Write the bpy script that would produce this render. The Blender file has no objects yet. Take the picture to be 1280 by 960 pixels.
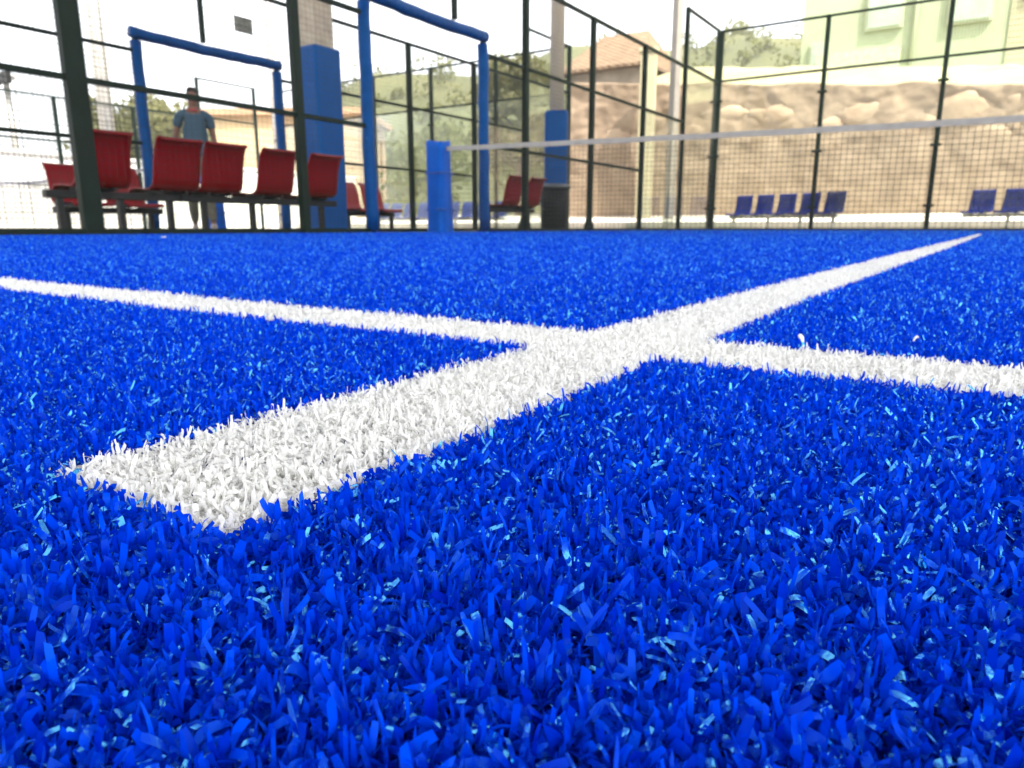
import bpy, bmesh, math, random
import numpy as np
from mathutils import Vector, Matrix

random.seed(7)
RNG = np.random.default_rng(11)
S = bpy.context.scene
COL = S.collection
R = math.radians
YAW = 0.58396
H = 0.0447
E_R = (math.cos(YAW), math.sin(YAW))
E_F = (-math.sin(YAW), math.cos(YAW))

# ------------------------------------------------------------------ materials
MATS = {}
def mat(name, col, rough=0.6, metal=0.0, var=0.0, scale=8.0, bump=0.0, bscale=40.0, col2=None, spec=0.5, wear=None, wscale=18, wamt=0.62, tint=None):
    if name in MATS: return MATS[name]
    m = bpy.data.materials.new(name); m.use_nodes = True
    nt = m.node_tree; b = nt.nodes['Principled BSDF']
    b.inputs['Base Color'].default_value = (*col, 1); b.inputs['Roughness'].default_value = rough
    b.inputs['Metallic'].default_value = metal
    if tint: b.inputs['Specular Tint'].default_value = (*tint, 1)
    b.inputs['Specular IOR Level'].default_value = spec
    tc = nt.nodes.new('ShaderNodeTexCoord')
    last = None
    if var > 0 or col2:
        n = nt.nodes.new('ShaderNodeTexNoise'); n.inputs['Scale'].default_value = scale; n.inputs['Detail'].default_value = 6
        n.inputs['Roughness'].default_value = 0.65
        nt.links.new(tc.outputs['Object'], n.inputs['Vector'])
        r = nt.nodes.new('ShaderNodeValToRGB')
        a = col2 if col2 else tuple(c*(1-var) for c in col)
        c = col if col2 else tuple(min(1, c*(1+var)) for c in col)
        r.color_ramp.elements[0].position = 0.35; r.color_ramp.elements[1].position = 0.65
        r.color_ramp.elements[0].color = (*a, 1); r.color_ramp.elements[1].color = (*c, 1)
        nt.links.new(n.outputs['Fac'], r.inputs['Fac']); last = r.outputs['Color']
    if wear:
        n = nt.nodes.new('ShaderNodeTexNoise'); n.inputs['Scale'].default_value = wscale; n.inputs['Detail'].default_value = 8
        nt.links.new(tc.outputs['Object'], n.inputs['Vector'])
        r = nt.nodes.new('ShaderNodeValToRGB')
        r.color_ramp.elements[0].position = wamt; r.color_ramp.elements[1].position = wamt+0.05
        nt.links.new(n.outputs['Fac'], r.inputs['Fac'])
        mx = nt.nodes.new('ShaderNodeMixRGB'); mx.inputs['Color1'].default_value = (*col, 1); mx.inputs['Color2'].default_value = (*wear, 1)
        nt.links.new(r.outputs['Color'], mx.inputs['Fac'])
        if last: nt.links.new(last, mx.inputs['Color1'])
        last = mx.outputs['Color']
    if last: nt.links.new(last, b.inputs['Base Color'])
    if bump > 0:
        n = nt.nodes.new('ShaderNodeTexNoise'); n.inputs['Scale'].default_value = bscale; n.inputs['Detail'].default_value = 8
        nt.links.new(tc.outputs['Object'], n.inputs['Vector'])
        bp = nt.nodes.new('ShaderNodeBump'); bp.inputs['Strength'].default_value = bump; bp.inputs['Distance'].default_value = 0.02
        nt.links.new(n.outputs['Fac'], bp.inputs['Height']); nt.links.new(bp.outputs['Normal'], b.inputs['Normal'])
    MATS[name] = m
    return m

def fibre_mat(name, dark, light, trans, rough, tw, spec=0.5, tint=(1, 1, 1)):
    m = bpy.data.materials.new(name); m.use_nodes = True
    nt = m.node_tree; b = nt.nodes['Principled BSDF']; out = nt.nodes['Material Output']
    at = nt.nodes.new('ShaderNodeAttribute'); at.attribute_name = 'tone'
    r = nt.nodes.new('ShaderNodeValToRGB')
    r.color_ramp.elements[0].color = (*dark, 1); r.color_ramp.elements[1].color = (*light, 1)
    nt.links.new(at.outputs['Fac'], r.inputs['Fac']); nt.links.new(r.outputs['Color'], b.inputs['Base Color'])
    b.inputs['Roughness'].default_value = rough; b.inputs['Specular IOR Level'].default_value = spec; b.inputs['Specular Tint'].default_value = (*tint, 1)
    t = nt.nodes.new('ShaderNodeBsdfTranslucent'); t.inputs['Color'].default_value = (*trans, 1)
    mx = nt.nodes.new('ShaderNodeMixShader'); mx.inputs['Fac'].default_value = tw
    nt.links.new(b.outputs['BSDF'], mx.inputs[1]); nt.links.new(t.outputs['BSDF'], mx.inputs[2])
    nt.links.new(mx.outputs['Shader'], out.inputs['Surface'])
    return m

def glass_mat():
    m = bpy.data.materials.new('clear_glass'); m.use_nodes = True
    nt = m.node_tree; nt.nodes.remove(nt.nodes['Principled BSDF']); out = nt.nodes['Material Output']
    tr = nt.nodes.new('ShaderNodeBsdfTransparent'); tr.inputs['Color'].default_value = (0.95, 0.975, 0.95, 1)
    gl = nt.nodes.new('ShaderNodeBsdfGlossy'); gl.inputs['Roughness'].default_value = 0.02
    fr = nt.nodes.new('ShaderNodeFresnel'); fr.inputs['IOR'].default_value = 1.45
    # a film of dust on the pane
    df = nt.nodes.new('ShaderNodeBsdfDiffuse'); df.inputs['Color'].default_value = (0.75, 0.72, 0.62, 1)
    n = nt.nodes.new('ShaderNodeTexNoise'); n.inputs['Scale'].default_value = 2.5; n.inputs['Detail'].default_value = 6
    mr = nt.nodes.new('ShaderNodeMapRange'); mr.inputs['From Min'].default_value = 0.35; mr.inputs['From Max'].default_value = 0.75
    mr.inputs['To Min'].default_value = 0.004; mr.inputs['To Max'].default_value = 0.035
    tc = nt.nodes.new('ShaderNodeTexCoord'); nt.links.new(tc.outputs['Object'], n.inputs['Vector'])
    nt.links.new(n.outputs['Fac'], mr.inputs['Value'])
    m1 = nt.nodes.new('ShaderNodeMixShader'); m2 = nt.nodes.new('ShaderNodeMixShader')
    fm = nt.nodes.new('ShaderNodeMath'); fm.operation = 'MULTIPLY'; fm.inputs[1].default_value = 0.45
    nt.links.new(fr.outputs['Fac'], fm.inputs[0]); nt.links.new(fm.outputs[0], m1.inputs['Fac']); nt.links.new(tr.outputs[0], m1.inputs[1]); nt.links.new(gl.outputs[0], m1.inputs[2])
    nt.links.new(mr.outputs['Result'], m2.inputs['Fac']); nt.links.new(m1.outputs[0], m2.inputs[1]); nt.links.new(df.outputs[0], m2.inputs[2])
    nt.links.new(m2.outputs[0], out.inputs['Surface'])
    return m

M_GREEN = mat('dark_green_steel', (0.0045, 0.0125, 0.0075), 0.5, var=0.25, scale=6, spec=0.12, wear=(0.022, 0.03, 0.022), wscale=30, wamt=0.68)
M_MESH = mat('green_mesh_wire', (0.018, 0.026, 0.022), 0.6, spec=0.2)
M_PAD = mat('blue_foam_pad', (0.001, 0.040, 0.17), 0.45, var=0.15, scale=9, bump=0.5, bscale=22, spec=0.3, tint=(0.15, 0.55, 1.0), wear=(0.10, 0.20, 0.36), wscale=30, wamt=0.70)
M_VINYL = mat('blue_vinyl_pad', (0.0, 0.042, 0.19), 0.33, spec=0.4, tint=(0.1, 0.5, 1.0), var=0.10, scale=3, bump=0.25, bscale=5)
M_POSTPAD = mat('blue_post_pad', (0.0, 0.060, 0.36), 0.38, spec=0.4, tint=(0.1, 0.5, 1.0), var=0.18, scale=7, bump=0.5, bscale=9)
M_RED = mat('red_seat_plastic', (0.165, 0.001, 0.004), 0.38, spec=0.35, tint=(1.0, 0.5, 0.5), var=0.10, scale=5, bump=0.05, bscale=60)
M_BLUESEAT = mat('navy_seat_plastic', (0.0, 0.006, 0.10), 0.5, spec=0.1, tint=(0.1, 0.3, 1.0), var=0.1, scale=5)
M_BLACK = mat('black_steel', (0.006, 0.006, 0.006), 0.5, spec=0.3, var=0.2, scale=9)
M_CONC = mat('column_concrete', (0.40, 0.34, 0.26), 0.85, var=0.15, scale=7, bump=0.3, bscale=60)
M_BAND = mat('net_band', (0.36, 0.345, 0.315), 0.8, var=0.10, scale=12)
M_NET = mat('net_cord', (0.014, 0.014, 0.014), 0.7)
M_BIN = mat('bin_plastic', (0.005, 0.006, 0.006), 0.5, spec=0.15, bump=0.2, bscale=8)
M_GLASS = glass_mat()
M_GALV = mat('galvanised_pole', (0.36, 0.34, 0.30), 0.5, metal=0.3, var=0.15, scale=5)
M_PALEPOLE = mat('pale_painted_pole', (0.24, 0.215, 0.18), 0.55, var=0.1, scale=4)

# ------------------------------------------------------------------ mesh builder
class MB:
    def __init__(s): s.v = []; s.f = []
    def add(s, vs, fs):
        o = len(s.v); s.v += [tuple(v) for v in vs]; s.f += [tuple(i+o for i in f) for f in fs]; return s
    def box(s, c, d, rz=0.0, bev=0.0):
        x, y, z = (k/2 for k in d)
        if bev <= 0:
            vs = [(sx*x, sy*y, sz*z) for sz in (-1, 1) for sy in (-1, 1) for sx in (-1, 1)]
            fs = [(0,2,3,1), (4,5,7,6), (0,1,5,4), (2,6,7,3), (0,4,6,2), (1,3,7,5)]
        else:
            bm = bmesh.new(); bmesh.ops.create_cube(bm, size=1)
            for v in bm.verts: v.co = Vector((v.co.x*d[0], v.co.y*d[1], v.co.z*d[2]))
            bmesh.ops.bevel(bm, geom=bm.edges[:], offset=bev, segments=2, affect='EDGES', profile=0.5)
            bm.verts.index_update(); vs = [tuple(v.co) for v in bm.verts]; fs = [tuple(v.index for v in f.verts) for f in bm.faces]; bm.free()
        cs, sn = math.cos(rz), math.sin(rz)
        return s.add([(c[0]+vx*cs-vy*sn, c[1]+vx*sn+vy*cs, c[2]+vz) for vx, vy, vz in vs], fs)
    def tube(s, pts, rad, n=10, cap=True, wob=0.0):
        pts = [Vector(p) for p in pts]; rs = rad if isinstance(rad, (list, tuple)) else [rad]*len(pts)
        vs = []; fs = []
        up0 = None
        for i, p in enumerate(pts):
            t = (pts[min(i+1, len(pts)-1)]-pts[max(i-1, 0)]).normalized()
            if up0 is None:
                up0 = Vector((0, 0, 1)) if abs(t.z) < 0.9 else Vector((1, 0, 0))
            a = t.cross(up0)
            if a.length < 1e-4: a = t.cross(Vector((0.3, 1, 0.2)))
            a.normalize(); b = t.cross(a)
            for k in range(n):
                th = 2*math.pi*k/n; rr = rs[i]*(1+wob*random.uniform(-1, 1))
                vs.append(p+a*math.cos(th)*rr+b*math.sin(th)*rr)
        for i in range(len(pts)-1):
            for k in range(n):
                fs.append((i*n+k, i*n+(k+1) % n, (i+1)*n+(k+1) % n, (i+1)*n+k))
        if cap:
            fs.append(tuple(range(n))[::-1]); fs.append(tuple((len(pts)-1)*n+k for k in range(n)))
        return s.add(vs, fs)
    def wire(s, a, b, r):
        a = Vector(a); b = Vector(b); t = (b-a).normalized()
        u = t.cross(Vector((0, 0, 1)) if abs(t.z) < 0.9 else Vector((1, 0, 0))).normalized()*r; w = t.cross(u)
        vs = [a+u, a+w, a-u, a-w, b+u, b+w, b-u, b-w]
        return s.add(vs, [(0,1,5,4), (1,2,6,5), (2,3,7,6), (3,0,4,7)])
    def lathe(s, prof, c=(0, 0, 0), n=24):
        vs = []; fs = []
        for r, z in prof:
            for k in range(n):
                th = 2*math.pi*k/n; vs.append((c[0]+r*math.cos(th), c[1]+r*math.sin(th), c[2]+z))
        for i in range(len(prof)-1):
            for k in range(n): fs.append((i*n+k, i*n+(k+1) % n, (i+1)*n+(k+1) % n, (i+1)*n+k))
        fs.append(tuple(range(n))[::-1]); fs.append(tuple((len(prof)-1)*n+k for k in range(n)))
        return s.add(vs, fs)
    def mesh(s, name, m, org=(0, 0, 0), smooth=False):
        me = bpy.data.meshes.new(name)
        me.from_pydata([(v[0]-org[0], v[1]-org[1], v[2]-org[2]) for v in s.v], [], s.f)
        if isinstance(m, (list, tuple)):
            for k in m: me.materials.append(k)
        elif m: me.materials.append(m)
        if smooth:
            me.shade_smooth()
        me.update(); return me

def link(name, me, parent=None, loc=(0, 0, 0), rz=0.0):
    o = bpy.data.objects.new(name, me); COL.objects.link(o); o.location = loc; o.rotation_euler = (0, 0, rz)
    if parent: o.parent = parent
    return o
def thing(name, label, cat, loc=(0, 0, 0), rz=0.0, group=None):
    o = bpy.data.objects.new(name, None); COL.objects.link(o); o.location = loc; o.rotation_euler = (0, 0, rz)
    o.empty_display_size = 0.2
    o['label'] = label; o['category'] = cat
    if group: o['group'] = group
    return o
def tag(o, label, cat, group=None):
    o['label'] = label; o['category'] = cat
    if group: o['group'] = group
    return o
def part(name, mb, m, parent, smooth=False, sub=None):
    """mb given in world coordinates; parent an unrotated Empty (or a part of one)"""
    top = parent
    while top.parent: top = top.parent
    return link(name, mb.mesh(name, m, top.location, smooth), parent)
def struct(name, mb, m, smooth=False):
    o = link(name, mb.mesh(name, m, smooth=smooth)); o['kind'] = 'structure'; return o

# ------------------------------------------------------------------ ground, courts, terraces
WB, WT = 18.0, 20.6         # kerb line and wall line behind the courts
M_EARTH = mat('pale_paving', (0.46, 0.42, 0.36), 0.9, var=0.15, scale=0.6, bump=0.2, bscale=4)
gm = MB()
gm.add([(-128, -138, -0.03), (128, -138, -0.03), (128, 138, -0.03), (-128, 138, -0.03)], [(0, 1, 2, 3)])
struct('ground', gm, M_EARTH)

M_GREENTURF = mat('green_carpet', (0.06, 0.13, 0.02), 0.9, var=0.3, scale=40, bump=0.5, bscale=300)
mb = MB(); mb.add([(-8.26, -8, -0.018), (-5.16, -8, -0.018), (-5.16, 17.9, -0.018), (-8.26, 17.9, -0.018)], [(0, 1, 2, 3)])
struct('walkway_carpet', mb, M_GREENTURF)

# court turf backing sheets
M_BACK = mat('blue_turf_backing', (0.002, 0.016, 0.22), 0.7, var=0.25, scale=90, bump=0.8, bscale=500)
M_FARTURF = mat('blue_turf_far', (0.003, 0.045, 0.52), 0.45, var=0.3, scale=160, bump=1.0, bscale=420)
mb = MB(); mb.add([(-5.08, -4.5, -0.0034), (4.9, -4.5, -0.0034), (4.9, 15.5, -0.0034), (-5.08, 15.5, -0.0034)], [(0, 1, 2, 3)])
struct('court_surface', mb, M_BACK)
mb = MB(); mb.add([(-18.26, -4.5, -0.004), (-8.34, -4.5, -0.004), (-8.34, 14.84, -0.004), (-18.26, 14.84, -0.004)], [(0, 1, 2, 3)])
struct('neighbour_court_surface', mb, M_FARTURF)

# kerb and sloping sunlit paving behind the courts
M_KERB = mat('kerb_concrete', (0.30, 0.27, 0.23), 0.9, var=0.2, scale=3, bump=0.3, bscale=30)
mb = MB(); mb.box((-6, WB, 0.075), (60, 0.14, 0.21))
struct('kerb', mb, M_KERB)
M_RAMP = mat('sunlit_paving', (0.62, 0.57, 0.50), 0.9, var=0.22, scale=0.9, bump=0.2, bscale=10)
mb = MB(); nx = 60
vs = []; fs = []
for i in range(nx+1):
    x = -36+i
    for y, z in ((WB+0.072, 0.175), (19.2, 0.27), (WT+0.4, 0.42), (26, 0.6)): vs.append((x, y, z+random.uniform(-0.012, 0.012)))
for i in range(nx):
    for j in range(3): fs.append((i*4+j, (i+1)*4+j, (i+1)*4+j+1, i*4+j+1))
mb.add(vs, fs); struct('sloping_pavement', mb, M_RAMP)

# ------------------------------------------------------------------ turf fibres
def camrf(x, y): return x*E_R[0]+y*E_R[1], x*E_F[0]+y*E_F[1]
LY = np.array([0.03, 0.5, 1.2, 2.0, 4.0, 6.2]); LXL = np.array([-0.1462, -0.1435, -0.139, -0.128, -0.105, -0.082]); LXR = np.array([-0.0905, -0.0930, -0.085, -0.074, -0.056, -0.048])
LEND = 0.0590
SY0, SY1 = 0.2335, 0.2855
def in_centre(x, y):
    return (y > LEND) & (x > np.interp(y, LY, LXL)) & (x < np.interp(y, LY, LXR)) & (y < 6.2)
def in_service(x, y):
    w = 0.0035*np.sin(x*5.3)
    return (y > SY0+w) & (y < SY1+w)

def scatter(f0, f1, dens, k=0.86, m=0.14):
    wmax = k*f1+m
    n = int(2*wmax*(f1-f0)*dens)
    r = RNG.uniform(-wmax, wmax, n); f = RNG.uniform(f0, f1, n)
    ok = np.abs(r) < k*np.maximum(f, 0)+m
    r, f = r[ok], f[ok]
    return r*E_R[0]+f*E_F[0], r*E_R[1]+f*E_F[1]

def ribbon_mesh(name, x, y, L, W, lean, curl, az, twist, z0, tone, soft, segs, material):
    allv, alll, allt, allr = [], [], [], []; off = 0
    for seg in (4, 3, 2):
        m = segs == seg
        if not m.any(): continue
        X, Y, Z, l, w0, le, cu, a0, tw = x[m], y[m], z0[m], L[m], W[m], lean[m], curl[m], az[m], twist[m]
        n = len(X); K = seg+1
        P = np.zeros((n, K, 2, 3), np.float32); px = np.zeros(n); pz = np.zeros(n); ds = l/seg
        for k in range(K):
            s = k/seg; th = le+cu*s
            if k > 0: px = px+np.sin(th)*ds; pz = pz+np.cos(th)*ds
            cx = X+px*np.cos(a0); cy = Y+px*np.sin(a0); cz = Z+pz
            a = a0+math.pi/2+tw*s; w = w0/2*(1.0 if k < seg else 0.84)
            tl = np.sin(tw*1.7)*0.95
            sx = np.cos(a)*np.cos(tl)*w; sy = np.sin(a)*np.cos(tl)*w; sz = np.sin(tl)*w
            P[:, k, 0] = np.stack([cx-sx, cy-sy, cz-sz], 1); P[:, k, 1] = np.stack([cx+sx, cy+sy, cz+sz], 1)
        base = (np.arange(n)*K*2)[:, None, None]; kk = (np.arange(seg)*2)[None, :, None]; q = np.array([0, 1, 3, 2])[None, None, :]
        allv.append(P.reshape(-1, 3)); alll.append((base+kk+q).reshape(-1).astype(np.int32)+off); allt.append(np.repeat(tone[m].astype(np.float32), K*2)); allr.append(np.repeat(soft[m].astype(np.float32), K*2))
        off += n*K*2
    verts = np.concatenate(allv); loops = np.concatenate(alll).astype(np.int32); nf = len(loops)//4
    me = bpy.data.meshes.new(name)
    me.vertices.add(len(verts)); me.vertices.foreach_set('co', verts.ravel())
    me.loops.add(nf*4); me.loops.foreach_set('vertex_index', loops)
    me.polygons.add(nf); me.polygons.foreach_set('loop_start', np.arange(0, nf*4, 4, dtype=np.int32))
    me.polygons.foreach_set('use_smooth', np.ones(nf, bool))
    at = me.attributes.new('tone', 'FLOAT', 'POINT')
    at.data.foreach_set('value', np.concatenate(allt))
    at = me.attributes.new('soft', 'FLOAT', 'POINT')
    at.data.foreach_set('value', np.concatenate(allr))
    me.materials.append(material)
    me.update(calc_edges=True)
    return me

def turf_mat(name, dark, light, trans, tw, gloss, rough):
    m = bpy.data.materials.new(name); m.use_nodes = True
    nt = m.node_tree; nt.nodes.remove(nt.nodes['Principled BSDF']); out = nt.nodes['Material Output']
    at = nt.nodes.new('ShaderNodeAttribute'); at.attribute_name = 'tone'
    r = nt.nodes.new('ShaderNodeValToRGB')
    r.color_ramp.elements[0].color = (*dark, 1); r.color_ramp.elements[1].color = (*light, 1)
    nt.links.new(at.outputs['Fac'], r.inputs['Fac'])
    tc = nt.nodes.new('ShaderNodeTexCoord'); n = nt.nodes.new('ShaderNodeTexNoise'); n.inputs['Scale'].default_value = 1400; n.inputs['Detail'].default_value = 2
    nt.links.new(tc.outputs['Object'], n.inputs['Vector'])
    bp = nt.nodes.new('ShaderNodeBump'); bp.inputs['Strength'].default_value = 0.16; bp.inputs['Distance'].default_value = 0.0004
    nt.links.new(n.outputs['Fac'], bp.inputs['Height'])
    d = nt.nodes.new('ShaderNodeBsdfDiffuse'); nt.links.new(r.outputs['Color'], d.inputs['Color'])
    t = nt.nodes.new('ShaderNodeBsdfTranslucent'); t.inputs['Color'].default_value = (*trans, 1)
    g = nt.nodes.new('ShaderNodeBsdfGlossy'); g.inputs['Color'].default_value = (*gloss, 1); g.inputs['Roughness'].default_value = rough
    sa = nt.nodes.new('ShaderNodeAttribute'); sa.attribute_name = 'soft'; nt.links.new(sa.outputs['Fac'], g.inputs['Roughness'])
    nt.links.new(bp.outputs['Normal'], g.inputs['Normal'])
    fr = nt.nodes.new('ShaderNodeFresnel'); fr.inputs['IOR'].default_value = 1.36; nt.links.new(bp.outputs['Normal'], fr.inputs['Normal'])
    m1 = nt.nodes.new('ShaderNodeMixShader'); m1.inputs['Fac'].default_value = tw
    m2 = nt.nodes.new('ShaderNodeMixShader')
    nt.links.new(d.outputs[0], m1.inputs[1]); nt.links.new(t.outputs[0], m1.inputs[2])
    fk_ = nt.nodes.new('ShaderNodeMath'); fk_.operation = 'MULTIPLY'; fk_.inputs[1].default_value = 0.46; nt.links.new(fr.outputs[0], fk_.inputs[0])
    nt.links.new(fk_.outputs[0], m2.inputs['Fac']); nt.links.new(m1.outputs[0], m2.inputs[1]); nt.links.new(g.outputs[0], m2.inputs[2])
    nt.links.new(m2.outputs[0], out.inputs['Surface'])
    return m
M_FIBRE = turf_mat('blue_fibre', (0.0, 0.008, 0.38), (0.0, 0.074, 0.84), (0.0, 0.070, 0.88), 0.27, (0.16, 0.70, 1.0), 0.15)
M_WHITEF = fibre_mat('white_fibre', (0.76, 0.755, 0.73), (0.90, 0.895, 0.865), (0.90, 0.89, 0.86), 0.45, 0.42, 0.3)

ZONES = [  # f0, f1, density, width scale, length scale, segments
    (0.012, 0.13, 3300000, 0.92, 0.94, 4),
    (0.13, 0.34, 3000000, 0.74, 0.86, 3),
    (0.34, 0.75, 1250000, 1.02, 0.90, 2),
    (0.75, 1.4, 400000, 1.7, 0.95, 2),
    (1.4, 2.6, 90000, 3.4, 1.1, 2),
    (2.6, 6.0, 15000, 7.0, 1.2, 2),
    (6.0, 15.0, 2000, 16.0, 1.5, 2)]
acc = {'blue': [], 'centre': [], 'service': []}
for f0, f1, dens, ws, ls, sg_ in ZONES:
    x, y = scatter(f0, f1, dens)
    ok = (x > -5.05) & (x < 4.87) & (y < 15.45)
    x, y = x[ok], y[ok]; n = len(x)
    # half of the blades gather into stitched tufts
    g = 0.0060*ws
    tx = np.round(x/g)*g; ty = np.round(y/g)*g
    hsh = np.sin(tx*9127.1+ty*3511.7)*43758.5; hsh = hsh-np.floor(hsh)
    hs2 = np.sin(tx*2711.3+ty*7177.9)*24634.6; hs2 = hs2-np.floor(hs2)
    tx += (hsh-0.5)*g*0.8; ty += (hs2-0.5)*g*0.8
    pull = RNG.uniform(0.0, 0.75, n)*(RNG.random(n) < 0.6)
    x = x+(tx-x)*pull; y = y+(ty-y)*pull
    jx = x+RNG.normal(0, 0.0006*min(ws, 2), n); jy = y+RNG.normal(0, 0.0006*min(ws, 2), n)
    ic = in_centre(jx, jy); isv = in_service(jx, jy) & ~ic
    for key, mask in (('centre', ic), ('service', isv), ('blue', ~(ic | isv))):
        acc[key].append(np.stack([x[mask], y[mask], np.full(mask.sum(), ws), np.full(mask.sum(), ls), np.full(mask.sum(), sg_)], 1))
def build_fibres(name, key, material):
    A = np.concatenate(acc[key]); x, y, ws, ls, sg_ = A.T; n = len(x)
    white = key != 'blue'
    d = np.hypot(x, y)
    L = RNG.gamma(10, 0.0033/10, n)*ls
    L = np.clip(L, 0.0020, 0.0056*ls)
    W = RNG.normal(0.00094, 0.00027, n).clip(0.00040, 0.0016)*ws
    lean = RNG.uniform(0.25, 1.40, n)
    curl = RNG.normal(0.8, 1.45, n)
    wild = RNG.random(n) < 0.22
    curl[wild] += RNG.normal(0.5, 0.9, wild.sum())
    curl = curl.clip(-1.2, 3.0)
    az = RNG.uniform(0, 2*math.pi, n)
    twist = RNG.normal(0, 1.0, n)
    tone = RNG.beta(1.6, 1.9, n)
    if white:
        W *= 0.88; L *= 0.80; lean = RNG.uniform(0.45, 1.45, n); curl *= 0.8; L = np.minimum(L, 0.0048*ls)
    z0 = np.full(n, -0.0030)+RNG.uniform(-0.0003, 0.0016, n)+RNG.normal(0, 0.0006, n)
    # height of the lay varies in soft patches
    L *= 1+0.10*np.sin(x*41+1.3*np.sin(y*37))*np.cos(y*53+x*11)
    me = ribbon_mesh(name, x, y, L, W, lean, curl, az, twist, z0, tone, np.interp(np.log(ws), [-0.35, 0.02, 0.53, 1.2, 2.2], [0.17, 0.24, 0.34, 0.42, 0.48]), sg_, material)
    return link(name, me)
o = build_fibres('turf_fibres', 'blue', M_FIBRE); o['kind'] = 'stuff'
o['label'] = 'short glossy blue artificial turf blades covering the court'; o['category'] = 'artificial turf'
o = build_fibres('centre_line', 'centre', M_WHITEF); o['kind'] = 'structure'
o = build_fibres('service_line', 'service', M_WHITEF); o['kind'] = 'structure'
print('fibres', {k: sum(len(a) for a in v) for k, v in acc.items()})

fk = MB()
for x, y, l, a in ((0.038, 0.405, 0.006, 0.4), (-0.02, 0.31, 0.004, 1.2), (-0.055, 0.285, 0.008, 2.0), (0.35, 0.62, 0.006, 0.9), (-3.2, 1.9, 0.03, 0.2), (0.20, 1.55, 0.012, 2.4)):
    pts = [(x+l*math.cos(a)*t, y+l*math.sin(a)*t, 0.0022+0.0016*math.sin(t*2.6)) for t in (0, 0.35, 0.7, 1.0)]
    fk.tube(pts, [l*0.05, l*0.11, l*0.1, l*0.04], 6)
o = link('fibre_lint', fk.mesh('fibre_lint', mat('pale_lint', (0.75, 0.74, 0.70), 0.7), smooth=True)); o['kind'] = 'stuff'
o['label'] = 'tiny pale flecks of lint scattered on the blue turf'; o['category'] = 'debris'

# ------------------------------------------------------------------ fences
def mesh_grid(mb, p0, p1, z0, z1, pitch=0.05, r=0.0016):
    a = Vector((p0[0], p0[1], 0)); b = Vector((p1[0], p1[1], 0)); L = (b-a).length; t = (b-a)/L
    n = max(1, round(L/pitch)); nz = max(1, round((z1-z0)/pitch))
    for i in range(1, n):
        p = a+t*(L*i/n); mb.wire((p.x, p.y, z0), (p.x, p.y, z1), r)
    nn = Vector((-t.y, t.x, 0))*r*1.4
    for j in range(1, nz):
        z = z0+(z1-z0)*j/nz; mb.wire((a.x+nn.x, a.y+nn.y, z), (b.x+nn.x, b.y+nn.y, z), r)
    return mb

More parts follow.
